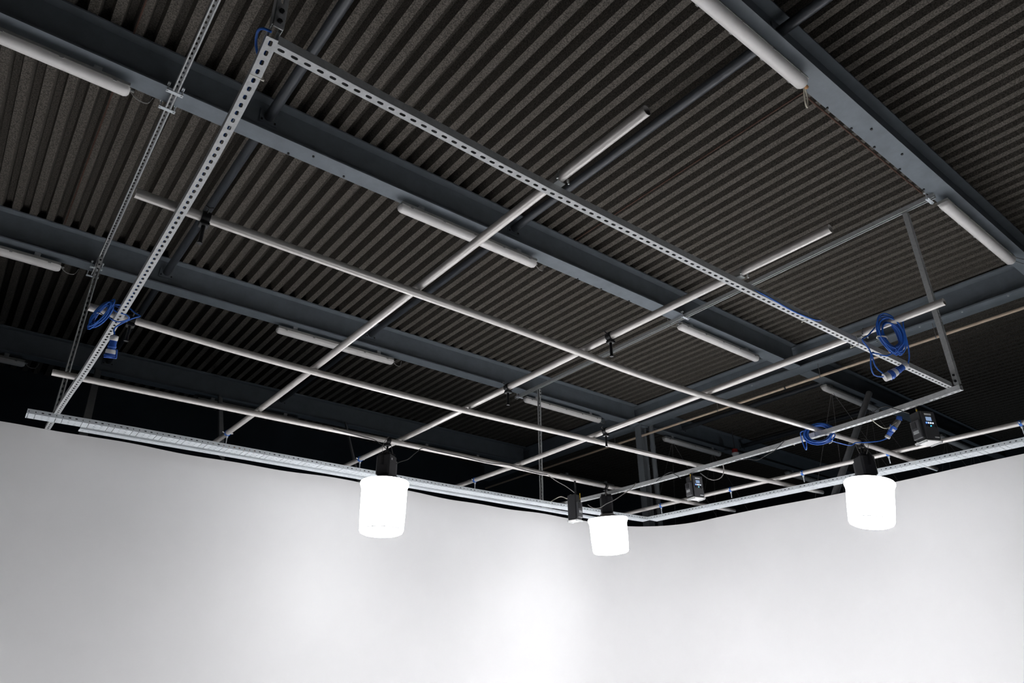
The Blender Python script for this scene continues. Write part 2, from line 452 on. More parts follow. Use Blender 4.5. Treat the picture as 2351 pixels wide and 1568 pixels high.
tube_light(2.72, 11.93, 'tube light under the farthest roof beam, seen above the leftmost blue pipe clamp')
tube_light(7.0, 11.93, 'tube light under the farthest roof beam, right of the left lantern', far=True)
gr2 = 'tube lights of the bay beyond the girder'
tube_light(10.63, 5.17, 'dim tube light of the next bay, above the small blue coil on the right channel', group=gr2, wires=True, far=True, lead=0)
tube_light(10.63, 8.55, 'dim tube light of the next bay, right of the corner column', group=gr2, wires=True, far=True, lead=0)
tube_light(10.8, 11.85, 'dim tube light of the next bay, seen left of the corner column', group=gr2, far=True, lead=0)
tube_light(14.9, 5.17, 'dim tube light of the next bay, right of the rightmost control box', group=gr2, wires=True, far=True, lead=0)
tube_light(14.9, 8.55, 'dim tube light of the next bay, low behind the right tray pipe', group=gr2, far=True, lead=0)

# ================================================================== LIGHTING GRID
ZA = 3.970 + .0245
A_PTS = [(.512, 2.20, ZA), (.533, 2.53, ZA), (.555, 3.24, ZA), (.565, 4.5, ZA), (.567, 5.4, ZA), (.562, 6.4, ZA), (.545, 7.3, ZA), (.537, 8.45, ZA)]
o = channel('slotted_channel', A_PTS, (0, 0, -1)); tag(o, 'slotted steel channel on the left, running from the top corner to the tray', 'steel channel')
ZB = 4.0192 + .0245
B_PTS = [(.545, 2.285, ZB), (1.2, 2.295, ZB), (2.1, 2.31, ZB), (3.2, 2.305, ZB), (4.4, 2.29, ZB), (5.6, 2.265, ZB), (6.96, 2.22, ZB)]
o = channel('slotted_channel', B_PTS, (0, 0, -1)); tag(o, 'long slotted steel channel sloping across the picture, nearest the viewer', 'steel channel')
C_PTS = [(6.93, 2.13, ZA), (7.06, 2.85, ZA), (7.14, 3.6, ZA), (7.19, 4.5, ZA), (7.225, 5.5, ZA), (7.225, 6.5, ZA), (7.2, 7.3, ZA), (7.08, 8.25, ZA)]
tC = channel('slotted_channel', C_PTS, (0, 0, -1)); tag(tC, 'slotted steel channel on the right carrying the control boxes', 'steel channel')
tC_root = tC
MB().box((7.155, 3.9, ZA + .005), (.05, .42, .046), Matrix.Rotation(-.06, 3, 'Z')).build('splice_cover', 'panel', tC)
tE = channel('slotted_channel', [(.45, -.8, 5.9754), (.56, 8.66, 5.9754)], (0, 0, 1)); tag(tE, 'open channel under the roof beams at left, two bright lips showing', 'steel channel')
tF = channel('slotted_channel', [(6.907, 1.845, 5.9754), (7.045, 8.78, 5.9754)], (0, 0, 1)); tag(tF, 'open channel under the roof beams, beside the middle cross pipe', 'steel channel')
def beam_clip(parent, x, y, ds=(-.115, .115)):
    for d in ds:
        m_ = MB(); m_.box((x, y + d, 5.9505 - .0035), (.13, .034, .006)); 
        for k in (-.055, .055): m_.tube([(x + k, y + d, 5.955), (x + k, y + d, 6.03)], .005, 6); m_.box((x + k, y + d, 6.022), (.02, .034, .012))
        for k in (-.055, .055): m_.tube([(x + k, y + d, 5.935), (x + k, y + d, 5.944)], .009, 6)
        m_.build('beam_clip', 'tray', parent)
beam_clip(tE, .515, 5.17); beam_clip(tE, .555, 8.55); beam_clip(tF, 6.915, 1.79, (.112,)); beam_clip(tF, 6.972, 5.17, (-.11,)); beam_clip(tF, 7.04, 8.55, (.112,))
def post(x, y, back, label, z1=5.950):
    o = channel('hanger_post', [(x, y, z1), (x, y, 4.024)], back); tag(o, label, 'hanger post', 'hanging posts at the grid corners'); return o
def gusset(o, x, y, z, dx, dy):
    m_ = MB(); m_.box((x + dx * .0285, y + dy * .0285, z), (.006 if dx else .04, .006 if dy else .04, .13)); m_.build('corner_plate', 'galv', o)
    for k in (-.03, .03): MB().tube([(x + dx * .0315, y + dy * .0315, z + k), (x + dx * .041, y + dy * .041, z + k)], .011, 6).build('corner_bolt', 'blacksteel', o)
o = post(.522, 2.215, (0, -1, 0), 'slotted hanger post at the top edge, above the left near corner'); gusset(o, .522, 2.215, 4.09, 0, -1)
o = post(6.945, 2.155, (0, -1, 0), 'hanger post at the right near corner of the grid'); gusset(o, 6.945, 2.155, 4.09, -1, 0)
o = post(.553, 8.17, (0, 1, 0), 'hanger post with open side at the far left corner of the grid'); gusset(o, .553, 8.17, 5.88, 0, -1)
o = post(7.075, 8.2, (.8, .6, 0), 'hanger post at the far corner, above the small gap between tray and wall'); gusset(o, 7.075, 8.2, 5.88, 0, -1)

RP = .029; ZP = 4.0195 + RP; ZQ = 4.0785 + RP
def pipe(pts, label, grp):
    p = smooth_path(pts, .25)
    o = MB().pipe(p, RP, .004, 28).build('scaffold_pipe', 'alu', smooth=True, origin=pts[0]); tag(o, label, 'scaffold pipe', grp); return o
GP = 'pipes laid side to side across the grid'; GQ = 'pipes laid front to back across the grid'
P1 = [(.325, 3.745, ZP), (1.6, 3.755, ZP), (3.0, 3.765, ZP), (4.4, 3.80, ZP), (5.4, 3.775, ZP), (6.9, 3.68, ZP), (8.2, 3.61, ZP), (9.86, 3.59, ZP)]
P2 = [(.375, 5.36, ZP), (1.7, 5.475, ZP), (3.6, 5.495, ZP), (5.3, 5.42, ZP), (7.1, 5.36, ZP), (9.84, 5.165, ZP)]
P3 = [(.355, 6.87, ZP), (2.2, 6.84, ZP), (4.9, 6.80, ZP), (7.2, 6.80, ZP), (9.84, 6.68, ZP)]
pipe(P1, 'aluminium pipe crossing the grid side to side, nearest of three', GP)
pipe(P2, 'aluminium pipe crossing the grid side to side, middle of three', GP)
pipe(P3, 'aluminium pipe crossing the grid side to side, farthest, holding the left and middle lanterns', GP)
Q1 = [(2.14, 1.62, ZQ), (2.15, 3.0, ZQ), (2.16, 4.6, ZQ), (2.17, 6.6, ZQ), (2.15, 8.6, ZQ)]
Q2 = [(3.79, 1.60, ZQ), (3.79, 3.0, ZQ), (3.81, 5.0, ZQ), (3.81, 6.8, ZQ), (3.79, 8.5, ZQ)]
Q3 = [(5.335, 1.58, ZQ), (5.39, 3.0, ZQ), (5.46, 5.0, ZQ), (5.525, 6.9, ZQ), (5.52, 8.5, ZQ)]
Q4 = [(8.93, 1.2, ZQ), (8.87, 3.6, ZQ), (8.83, 5.5, ZQ), (8.80, 7.0, ZQ), (8.80, 8.22, ZQ)]
pipe(Q1, 'aluminium pipe front to back with open end at top centre, leftmost', GQ)
pipe(Q2, 'aluminium pipe front to back in the middle, beside the open roof channel', GQ)
pipe(Q3, 'aluminium pipe front to back, its open end meeting the right hanger post', GQ)
pipe(Q4, 'aluminium pipe above the right tray, parallel to the right wall', GQ)

# cable trays ---------------------------------------------------------------
def tray(label, pts, side, width, strip=None):
    """perforated tray, near flange on the first edge; side = direction across towards the far edge"""
    t = thing('cable_tray', label, 'cable tray', pts[0])
    path = resample(smooth_path(pts, .02), .0285)
    fl = MB(); bt = MB(); side = V(side)
    H = .045
    for i, (a, b) in enumerate(zip(path, path[1:])):
        tt = (b - a).normalized(); s_ = (side - tt * side.dot(tt)).normalized(); up = V((0, 0, 1)); c = (a + b) / 2; L = (b - a).length * 1.003
        k = (i // 2) % 4
        if i % 2 == 0:
            hl, hw = ((.0055, .0065) if k < 2 else (.012, .0055))
            plate_cell(fl, c + up * H / 2, tt, up, -s_, L, H, hl, hw, .0015)
            ny = 4 if k < 2 else 3; W = width / ny
            for q in range(ny):
                o_ = c + s_ * (W * (q + .5))
                if k < 2: plate_cell(bt, o_, tt, s_, -up, L, W, W * .46, .0034, .0015, swap=True)
                else: plate_cell(bt, o_, tt, s_, -up, L, W, .0115, .0045, .0015)
        else:
            rot = Matrix((tt, s_, up)).transposed()
            fl.box(c + up * H / 2 + s_ * .00075, (L, .0015, H), rot)
            bt.box(c + s_ * width / 2 + up * .00075, (L, width, .0015), rot)
        rot = Matrix((tt, s_, up)).transposed()
        bt.box(c + s_ * (width - .00075) + up * H / 2, (L, .0015, H), rot)
        fl.box(c + up * H + s_ * .005, (L, .010, .0015), rot)
    fl.build('tray_flange', 'tray', t); bt.build('tray_base', 'tray', t)
    if strip:
        x0, x1, y0, y1, z = strip
        m_ = MB(); n = int((x1 - x0) / .06); L = (x1 - x0) / n
        for i in range(n):
            c = V((x0 + (i + .5) * L, (y0 + y1) / 2, z))
            plate_cell(m_, c, V((1, 0, 0)), V((0, 1, 0)), V((0, 0, -1)), L, y1 - y0, .013, .005, .002)
        m_.box(((x0 + x1) / 2, y0, z + .012), (x1 - x0, .002, .024))
        m_.box(((x0 + x1) / 2, y1, z + .012), (x1 - x0, .002, .024))
        m_.build('slotted_edge_angle', 'tray', t)
    return t
ZTR = 3.932
tray('long perforated cable tray along the left wall', [(.30, 7.80, ZTR), (1.2, 7.775, ZTR), (3.0, 7.78, ZTR), (5.0, 7.775, ZTR), (7.0, 7.72, ZTR), (8.86, 7.60, ZTR)], (0, 1, 0), .165, (.78, 8.6, 7.975, 8.075, 3.921))
tray('long perforated cable tray along the right wall', [(8.80, 7.598, ZTR), (8.86, 6.2, ZTR), (8.91, 4.9, ZTR), (8.95, 4.0, ZTR), (8.985, 3.0, ZTR), (9.0, 1.2, ZTR)], (1, 0, 0), .215)

# pipe fixings --------------------------------------------------------------
RX = Matrix.Rotation(math.pi / 2, 3, 'X'); RY = Matrix.Rotation(math.pi / 2, 3, 'Y')
def pipe_saddle(x, y, label):
    t = thing('pipe_saddle', label, 'pipe saddle', (x, y, 4.069), 'bright saddles holding pipes on the near channel')
    m_ = MB(); pts = [(x - .048, y - .035, 4.0715), (x - .034, y - .035, 4.077)]
    for i in range(9):
        a = math.pi * (1 - i / 8); pts.append((x + (RP + .004) * math.cos(a), y - .035, ZQ + (RP + .004) * math.sin(a)))
    pts += [(x + .034, y - .035, 4.077), (x + .048, y - .035, 4.0715)]
    m_.tube(pts, .0035, 8); m_.build('strap', 'zinc', t, True)
    for k in (-.042, .042):
        MB().tube([(x + k, y - .035, 4.0688), (x + k, y - .035, 4.10)], .0055, 6).build('saddle_bolt', 'zinc', t)
    MB().box((x, y, 4.0731), (.056, .044, .0085)).build('packing_plate', 'zinc', t)
pipe_saddle(2.145, 2.275, 'small bright pipe saddle below the open pipe end, top centre')
pipe_saddle(3.79, 2.265, 'small bright pipe saddle on the near channel, middle cross pipe')
pipe_saddle(5.36, 2.235, 'small bright pipe saddle on the near channel, beside the right blue coil')

def pipe_clamp(x, y, z, axis, label, spigot=.11, rot=0.):
    t = thing('pipe_clamp', label, 'pipe clamp', (x, y, z), 'black clamps with spigots on the pipes')
    R = RY if axis == 'x' else RX
    MB().lathe([(RP + .0005, -.024), (RP + .009, -.024), (RP + .011, 0), (RP + .009, .024), (RP + .0005, .024)], (x, y, z), R, 22).build('clamp_ring', 'blacksteel', t, True)
    d = V((1, 0, 0)) if axis == 'x' else V((0, 1, 0)); s_ = V((0, 1, 0)) if axis == 'x' else V((1, 0, 0)); c = V((x, y, z))
    MB().bbox(c - V((0, 0, RP + .019)), (.055, .055, .024), b=.004).build('spigot_block', 'blacksteel', t)
    MB().lathe([(.012, -.058), (.012, -.058 - spigot), (.016, -.060 - spigot), (.016, -.068 - spigot)], c, None, 12, cap1=True).build('spigot', 'blacksteel', t, True)
    m_ = MB(); q = c - s_ * (RP + .004) + V((0, 0, .012)); m_.tube([q, q - s_ * .03 + V((0, 0, .018))], .005, 8)
    e = q - s_ * .03 + V((0, 0, .018)); m_.tube([e - d * .022 + V((0, 0, .01)), e, e + d * .022 + V((0, 0, .01))], .005, 8)
    m_.build('wing_nut', 'blacksteel', t, True)
    return t
def yat(P, xx):
    q = smooth_path(P, .05); return min(q, key=lambda p: abs(p.x - xx)).y
def xat(Q, yy):
    q = smooth_path(Q, .05); return min(q, key=lambda p: abs(p.y - yy)).x
pipe_clamp(.70, yat(P1, .70), ZP, 'x', 'black clamp with hanging spigot near the left end of the nearest pipe')
pipe_clamp(.665, yat(P2, .665), ZP, 'x', 'black clamp with hanging spigot beside the left blue socket')
pipe_clamp(xat(Q2, 3.5), 3.50, ZQ, 'y', 'black clamp with hanging spigot on the middle cross pipe, nearer one')
pipe_clamp(xat(Q2, 4.86), 4.86, ZQ, 'y', 'black clamp with hanging spigot on the middle cross pipe, farther one by the tube light')
pipe_clamp(xat(Q3, 5.25), 5.22, ZQ, 'y', 'black clamp with pale tipped spigot near the corner column')

def blue_hanger(x, y, axis, label):
    t = thing('blue_pipe_clamp', label, 'pipe clamp', (x, y, ZQ), 'blue clamps with rods above the trays')
    R = RY if axis == 'x' else RX
    MB().lathe([(RP + .0006, -.014), (RP + .006, -.014), (RP + .006, .014), (RP + .0006, .014)], (x, y, ZQ), R, 22).build('clamp_band', 'blueband', t, True)
    s_ = V((1, 0, 0)); c = V((x, y, ZQ))
    for k in (-1, 1):
        MB().tube([c + s_ * k * (RP + .004) - V((0, 0, .004)), c + s_ * k * (RP + .028) + V((0, 0, .004))], .007, 8).build('ear_bolt', 'panel', t, True)
    MB().lathe([(.012, -.0355), (.012, -.055), (.0065, -.057), (.0065, -.125)], c, None, 10, cap0=True, cap1=True).build('threaded_rod', 'tray', t, True)
blue_hanger(xat(Q1, 7.80), 7.80, 'y', 'blue pipe clamp on the leftmost cross pipe, above the left tray')
blue_hanger(xat(Q2, 7.83), 7.83, 'y', 'blue pipe clamp above the left tray, just left of the left lantern')
blue_hanger(xat(Q3, 7.76), 7.80, 'y', 'blue pipe clamp above the left tray, right of the left lantern')
blue_hanger(xat(Q4, 7.3), 7.30, 'y', 'blue pipe clamp above the right tray, nearest the wall corner')
blue_hanger(xat(Q4, 6.0), 6.00, 'y', 'blue pipe clamp above the right tray, second from the corner')
blue_hanger(xat(Q4, 4.86), 4.86, 'y', 'blue pipe clamp above the right tray, third from the corner')
blue_hanger(xat(Q4, 3.64), 3.72, 'y', 'blue pipe clamp above the right tray, behind the right lantern pipe')
blue_hanger(xat(Q4, 2.28), 2.28, 'y', 'blue pipe clamp at the right frame edge')

# ================================================================== LANTERNS
def lantern(x, y, zt, R, H, label, yaw, tilt=(0, 0), bulge=0.):
    t = thing('lantern_light', label, 'lantern light', (x, y, ZP), 'glowing white lanterns')
    rt = Matrix.Rotation(tilt[0], 3, 'X') @ Matrix.Rotation(tilt[1], 3, 'Y'); c = V((x, y, zt)); rz = Matrix.Rotation(yaw, 3, 'Z')
    b = R * .93
    d = MB().lathe([(R * .97, .0), (R, -.012), (R, -.03), (R * .955, -.06), (b, -.085), (b * .985, -H * .6), (b * .95, -H + .045), (b * .945, -H + .035)], c, rt, 48).build('diffuser_side', 'lant', t, True)
    MB().lathe([(b * .952, -H + .041), (b * .957, -H + .037), (b * .952, -H + .033)], c, rt, 48).build('seam', 'seam', t, True)
    MB().lathe([(b * .945, -H + .035), (b * .90, -H + .01), (b * .78, -H - .005), (b * .4, -H - .018), (.002, -H - .02)], c, rt, 48, cap1=True).build('diffuser_base', 'lantb', t, True)
    MB().lathe([(R * .97, .0), (R * .62, .022), (R * .36, .045), (R * .35, .055)], c, rt, 32, cap1=True).build('top_cover', 'cover', t, True)
    # lamp head
    h = c + V((0, 0, .055))
    MB().bbox(h + V((0, 0, .125)), (.18, .17, .24), rz, b=.02).build('lamp_head', 'blackpl', t)
    m_ = MB()
    for k in range(5): m_.bbox(h + rz @ V((-.06 + k * .03, -.0, .255)), (.006, .14, .02), rz, b=.001)
    m_.build('heat_sink', 'blackpl', t)
    MB().bbox(h + rz @ V((.122, 0, .115)), (.06, .12, .19), rz, b=.012).build('driver_box', 'greypl', t)
    MB().box(h + rz @ V((-.03, -.0865, .19)), (.018, .002, .022), rz).build('sticker', 'label', t)
    # yoke and clamp
    zc = ZP - zt - .055
    ys_ = [V((-.09, 0, .12)), V((-.09, 0, .24)), V((-.05, 0, .285)), V((.05, 0, .285)), V((.09, 0, .24)), V((.09, 0, .12))] if zc > .33 else [V((-.09, 0, .12)), V((-.09, 0, .22)), V((-.05, 0, zc - .085)), V((.05, 0, zc - .085)), V((.09, 0, .22)), V((.09, 0, .12))]
    m_ = MB(); pts = [h + rz @ (p) for p in ys_]
    for a, q in zip(pts, pts[1:]): m_.sweep([(-.015, -.004), (.015, -.004), (.015, .004), (-.015, .004)], a, q, up=rz @ V((1, 0, .3)))
    m_.build('yoke', 'blacksteel', t)
    top = h.z + ys_[2].z
    MB().tube([(x, y, top - .01), (x, y, ZP - .03)], .012, 10).build('spigot', 'blacksteel', t, True)
    MB().lathe([(RP + .0008, -.024), (RP + .010, -.024), (RP + .012, 0), (RP + .010, .024), (RP + .0008, .024)], (x, y, ZP), RY, 22).build('clamp_ring', 'blacksteel', t, True)
    MB().bbox((x, y, ZP - .050), (.055, .055, .026), b=.004).build('clamp_block', 'blacksteel', t)
    MB().tube([(x - .02, y - .03, ZP - .01), (x - .02, y - .07, ZP - .02)], .006, 8).build('clamp_knob', 'blacksteel', t, True)
    # safety cable loop over the pipe
    pts = []
    for i in range(20):
        a = 2 * math.pi * i / 20; w = .10 + .01 * math.sin(3 * a)
        pts.append(V((x, y - .015, ZP - .085)) + rz @ V((w * math.sin(a), .02 * math.sin(2 * a), 0)) + V((0, 0, .125 * math.cos(a))))
    MB().tube(smooth_path(pts, .02, True), .003, 6, closed=True).build('safety_cable', 'greycable', t, True)
    MB().bbox(V((x, y - .02, ZP - .215)) + rz @ V((.04, -.03, 0)), (.014, .014, .03), b=.003).build('carabiner', 'zinc', t)
    return t
lantern(3.625, yat(P3, 3.62), 3.578, .264, .555, 'glowing white lantern hanging on the left, in front of the left wall', .55)
lantern(7.05, yat(P3, 7.05), 3.605, .272, .46, 'glowing white lantern in the middle, near the wall corner, slightly tilted', .8, (.03, -.09))
lantern(7.97, yat(P1, 7.97), 3.585, .262, .475, 'glowing white lantern hanging on the right, in front of the right wall', 1.0, (.10, .14))

# ================================================================== CONTROL BOXES
def control_box(x, y, ztop_, yaw, label, rail_z, dims=(.17, .13, .29), hook=True):
    """upright driver box on a rail: screen face along -Y of its own frame"""
    t = thing('control_box', label, 'control box', (x, y, ztop_), 'black control boxes hung on the grid')
    rz = Matrix.Rotation(yaw, 3, 'Z'); w, d, h = dims
    P = lambda a, b, c: V((x, y, ztop_)) + rz @ V((a, b, c))
    MB().bbox(P(0, 0, -h / 2), (w, d, h), rz, b=.01).build('box_body', 'blackpl', t)
    pf = MB().bbox(P(0, -d / 2 - .004, -h / 2), (w * .92, .008, h * .95), rz, b=.003).build('front_panel', 'greypl', t)
    MB().box(P(-.005, -d / 2 - .0095, -h * .13), (w * .45, .003, h * .055), rz).build('maker_plate', 'label', pf)
    MB().box(P(-.005, -d / 2 - .0095, -h * .29), (w * .36, .003, h * .13), rz).build('screen', 'screen', pf)
    for k in range(4):
        MB().lathe([(.0085, 0), (.007, .005)], P(-.04 + k * .024, -d / 2 - .008, -h * .43), rz @ RX, 10, cap1=True).build('button', 'ledb' if k == 0 else 'ledw', pf, True)
    MB().lathe([(.017, 0), (.015, .016)], P(-.035, -d / 2 - .008, -h * .54), rz @ RX, 16, cap1=True).build('knob', 'blackpl', pf, True)
    MB().lathe([(.017, 0), (.015, .016)], P(.04, -d / 2 - .008, -h * .54), rz @ RX, 16, cap1=True).build('knob', 'blackpl', pf, True)
    MB().lathe([(.007, 0), (.006, .004)], P(.002, -d / 2 - .008, -h * .53), rz @ RX, 12, cap1=True).build('indicator_lamp', 'ledc', pf, True)
    MB().box(P(w * .22, -d / 2 - .0095, -h * .91), (w * .3, .003, .010), rz).build('model_plate', 'label', pf)
    bp = MB(); a = -w / 2 - .014
    bp.bbox(P(a, 0, -h * .62), (.028, d * .86, h * .62), rz, b=.006); b_ = bp.build('adapter_plate', 'greypl', t)
    MB().bbox(P(a - .0155, .01, -h * .47), (.006, d * .45, h * .22), rz, b=.002).build('socket_recess', 'blackpl', b_)
    MB().box(P(a - .0155, 0, -h * .70), (.003, d * .5, .03), rz).build('plate_label', 'stay', b_)
    bpz = MB(); bpz.bbox(P(0, 0, -h - .006), (w * 1.12, d * 1.15, .012), rz, b=.003)
    q = bpz.build('foot_plate', 'panel', t)
    for k in (-1, 1):
        MB().bbox(P(k * w * .5, 0, -h - .017), (.014, d * 1.1, .012), rz, b=.003).build('foot_rail', 'galv', q)
    # bracket up to the rail
    MB().box(P(-.03, .0, .03), (.03, .02, .06), rz).build('hanging_bracket', 'blacksteel', t)
    zr = rail_z
    m_ = MB(); m_.sweep([(-.014, -.004), (.014, -.004), (.014, .004), (-.014, .004)], P(-.03, .0, .055), (P(-.03, 0, 0).x, P(-.03, 0, 0).y, zr), up=rz @ V((0, 1, 0)))
    m_.build('hanger_strap', 'blacksteel', t)
    MB().box(P(-.075, -.035, -.02), (.012, .006, .08), rz).build('yellow_strap', 'yellow', t)
    return t
control_box(7.10, 2.585, 3.915, -.42, 'black control box with lit blue screen on the right channel, nearest the viewer', 3.979)
control_box(7.26, 5.455, 3.925, -.24, 'black control box with lit buttons on the right channel, above the wall corner', 3.979, (.16, .13, .27))
control_box(6.44, yat(P3, 6.44) - .0, 3.835, 1.75, 'black control box seen from its side, left of the middle lantern', ZP - .025, (.14, .12, .33))

# ================================================================== BLUE EXTENSION CABLES
def coil_path(c, a, b, n, jit, off):
    c = V(c); a = V(a); b = V(b); nn = a.cross(b).normalized(); pts = []
    for k in range(n):
        ja = 1 + random.uniform(-jit, jit); jb = 1 + random.uniform(-jit, jit); o = off * (k / max(1, n - 1) - .5); ph = random.uniform(-.15, .15)
        sh = a * random.uniform(-.08, .08)
        for i in range(16):
            q = 2 * math.pi * i / 16
            pts.append(c + sh + a * math.cos(q + ph) * ja + b * math.sin(q + ph) * jb + nn * (o + off * .12 * math.sin(q)))
    return smooth_path(pts, .015)
def connector(parent, p0, p1, r, male=False):
    p0 = V(p0); p1 = V(p1); d = p1 - p0; L = d.length; z = d.normalized(); x = z.cross(V((0, 0, 1)))
    if x.length < .01: x = V((1, 0, 0))
    x.normalize(); yv = z.cross(x); R = Matrix((x, yv, z)).transposed()
    c = MB().lathe([(r * .60, L * .22), (r * .66, L * .26), (r * .70, L * .46), (r * .80, L * .50), (r * .80, L * .54), (r * .74, L * .56), (r * .86, L * .70), (r * .92, L * .88), (r * 1.05, L * .90), (r * 1.05, L * .97), (r * .9, L)], p0, R, 24, cap1=True).build('connector_body', 'blueplastic', parent, True)
    MB().lathe([(r * .30, 0), (r * .66, L * .02), (r * .74, L * .06), (r * .74, L * .21), (r * .66, L * .24)], p0, R, 14, cap0=True).build('cable_gland', 'panel', c, True)
    MB().lathe([(r * .845, L * .645), (r * .905, L * .70), (r * .945, L * .82), (r * .90, L * .83)], p0, R, 24).build('rating_label', 'label', c, True)
    MB().bbox(p0 + R @ V((r * .98, 0, L * .80)), (r * .4, r * .6, L * .40), R @ Matrix.Rotation(.12, 3, 'Y'), b=.004).build('hinged_lid', 'blueplastic', c)
    MB().bbox(p0 + R @ V((r * .15, 0, L * 1.01)), (r * 2.2, r * 1.7, L * .05), R @ Matrix.Rotation(.06, 3, 'Y'), b=.003).build('end_cap', 'blueplastic', c)
    return c
# left coil
t = thing('extension_cable', 'coiled blue extension cable with hanging socket, on the left channel', 'extension cable', (.47, 5.36, 4.0))
m_ = MB(); m_.tube(coil_path((.447, 5.165, 3.925), (-.036, .066, -.072), (.029, -.009, -.023), 9, .32, .035), .0055, 8)
m_.tube(smooth_path([(.475, 5.11, 3.98), (.47, 5.2, 4.03), (.455, 5.32, 4.075), (.45, 5.40, 4.087), (.44, 5.43, 4.05), (.43, 5.36, 3.99), (.43, 5.24, 3.93)], .015), .0055, 8)
m_.tube(smooth_path([(.50, 5.22, 4.03), (.53, 5.19, 3.99), (.60, 5.15, 3.965), (.62, 5.17, 3.95), (.57, 5.22, 3.93), (.51, 5.25, 3.955), (.49, 5.24, 4.0)], .015), .0052, 8)
m_.tube(smooth_path([(.50, 5.26, 4.05), (.53, 5.28, 4.082), (.60, 5.30, 4.10), (.67, 5.29, 4.06), (.69, 5.22, 4.015), (.64, 5.22, 3.975), (.565, 5.30, 3.915), (.575, 5.32, 3.87)], .015), .0052, 8)
m_.build('cable_run', 'bluecable', t, True)
connector(t, (.577, 5.32, 3.865), (.587, 5.38, 3.715), .037)
MB().lathe([(.036, -.006), (.040, -.006), (.040, .006), (.036, .006)], (.440, 5.185, 3.905), Matrix.Rotation(-.72, 3, 'X') @ Matrix.Rotation(.4, 3, 'Y'), 18).build('cable_tie', 'tie', t, True)
# right coil hung over the cross pipe
t = thing('extension_cable', 'big coiled blue extension cable hung over the pipe end at right', 'extension cable', (5.40, 2.05, 4.1))
m_ = MB(); m_.tube(coil_path((5.375, 2.02, 4.02), (.05, -.005, -.128), (.034, -.050, .012), 16, .34, .10), .0055, 8)
m_.tube(smooth_path([(5.33, 2.10, 4.10), (5.30, 2.16, 4.04), (5.24, 2.18, 4.0), (5.285, 2.175, 3.95), (5.31, 2.17, 3.90), (5.325, 2.20, 3.80), (5.37, 2.21, 3.74), (5.43, 2.17, 3.728)], .02), .0055, 8)
m_.tube(smooth_path([(5.31, 2.165, 3.895), (5.36, 2.18, 3.80), (5.43, 2.16, 3.745)], .02), .0055, 8)
m_.tube(smooth_path([(5.41, 1.93, 4.13), (5.43, 1.92, 4.155), (5.45, 1.94, 4.06), (5.51, 1.965, 3.94), (5.54, 1.99, 3.86), (5.545, 2.02, 3.80)], .02), .0055, 8)
m_.tube(smooth_path([(5.315, 2.165, 3.90), (5.36, 2.13, 3.888), (5.41, 2.10, 3.876), (5.44, 2.05, 3.90)], .02), .0055, 8)
m_.build('cable_run', 'bluecable', t, True)
connector(t, (5.549, 2.02, 3.815), (5.46, 2.13, 3.735), .036)
MB().tube([(5.455, 2.135, 3.732), (5.43, 2.165, 3.718)], .033, 18).build('plug_collar', 'panel', t, True)
MB().lathe([(.036, -.005), (.040, -.005), (.040, .005), (.036, .005)], (5.335, 2.07, 4.0), Matrix.Rotation(.3, 3, 'X') @ Matrix.Rotation(.1, 3, 'Y'), 18).build('cable_tie', 'tie', t, True)
MB().tube(smooth_path([(5.46, 2.0, 3.97), (5.49, 1.99, 3.93), (5.47, 2.03, 3.89), (5.44, 2.05, 3.91)], .015), .003, 6).build('cable_tie', 'tie', t, True)
# coil on the right channel with lead to a plug
t = thing('extension_cable', 'small coiled blue extension cable on the right channel, lead stretched to a plug', 'extension cable', (7.15, 3.7, 4.0))
m_ = MB(); m_.tube(coil_path((7.10, 3.635, 3.985), (.09, -.11, .01), (.01, .0, .105), 12, .2, .06), .006, 8)
m_.tube(smooth_path([(7.03, 3.74, 4.03), (7.03, 3.80, 4.03), (7.07, 3.82, 3.94), (7.09, 3.815, 3.86), (7.075, 3.79, 3.855), (7.05, 3.76, 3.97)], .02), .006, 8)
m_.tube(smooth_path([(7.24, 3.60, 3.93), (7.36, 3.56, 3.912), (7.48, 3.50, 3.892), (7.515, 3.46, 3.92), (7.62, 3.38, 3.925), (7.73, 3.29, 3.94), (7.785, 3.235, 3.968)], .02), .006, 8)
m_.build('cable_run', 'bluecable', t, True)
connector(t, (7.783, 3.237, 3.966), (7.803, 3.145, 4.075), .038)
MB().tube([(7.804, 3.142, 4.078), (7.818, 3.105, 4.118), (7.826, 3.085, 4.14)], .033, 16, rr=[.034, .032, .026]).build('plug_body', 'greycable', t, True)
MB().lathe([(.031, 0), (.031, .03), (.022, .045)], (7.826, 3.085, 4.14), Matrix.Rotation(.5, 3, 'X'), 16, cap1=True).build('plug_cap', 'blueplastic', t, True)
MB().tube(smooth_path([(7.25, 3.57, 3.97), (7.27, 3.59, 3.92), (7.25, 3.62, 3.90)], .01), .004, 6).build('cable_tie', 'tie', t, True)
# cables inside the channels
def cable(name, pts, r, m, label, cat='cable', step=.03):
    o = MB().tube(smooth_path(pts, step), r, 8).build(name, m, smooth=True, origin=pts[0]); tag(o, label, cat); return o
cable('power_cable', [(.515, 2.26, 4.015)] + [(.533, 2.53, 4.0), (.553, 3.24, 3.998), (.563, 4.5, 3.997), (.566, 5.08, 4.0), (.52, 5.2, 4.035)], .0055, 'bluecable', 'blue cable lying inside the left channel, glimpsed through its slots')
cable('power_cable', [(.51, 2.37, 4.012), (.484, 2.34, 4.04), (.468, 2.29, 4.05), (.466, 2.24, 4.03), (.478, 2.20, 4.0), (.50, 2.19, 3.99)], .006, 'bluecable', 'short blue cable bend behind the top corner of the grid')
cable('power_cable', [(2.6, 2.3, 4.052), (3.2, 2.3, 4.048), (3.8, 2.29, 4.048), (4.05, 2.265, 4.03), (4.15, 2.255, 4.016), (4.4, 2.255, 4.008), (4.65, 2.25, 4.02), (4.78, 2.25, 4.05)], .0055, 'bluecable', 'blue cable looping under the near channel, right of the middle saddle')
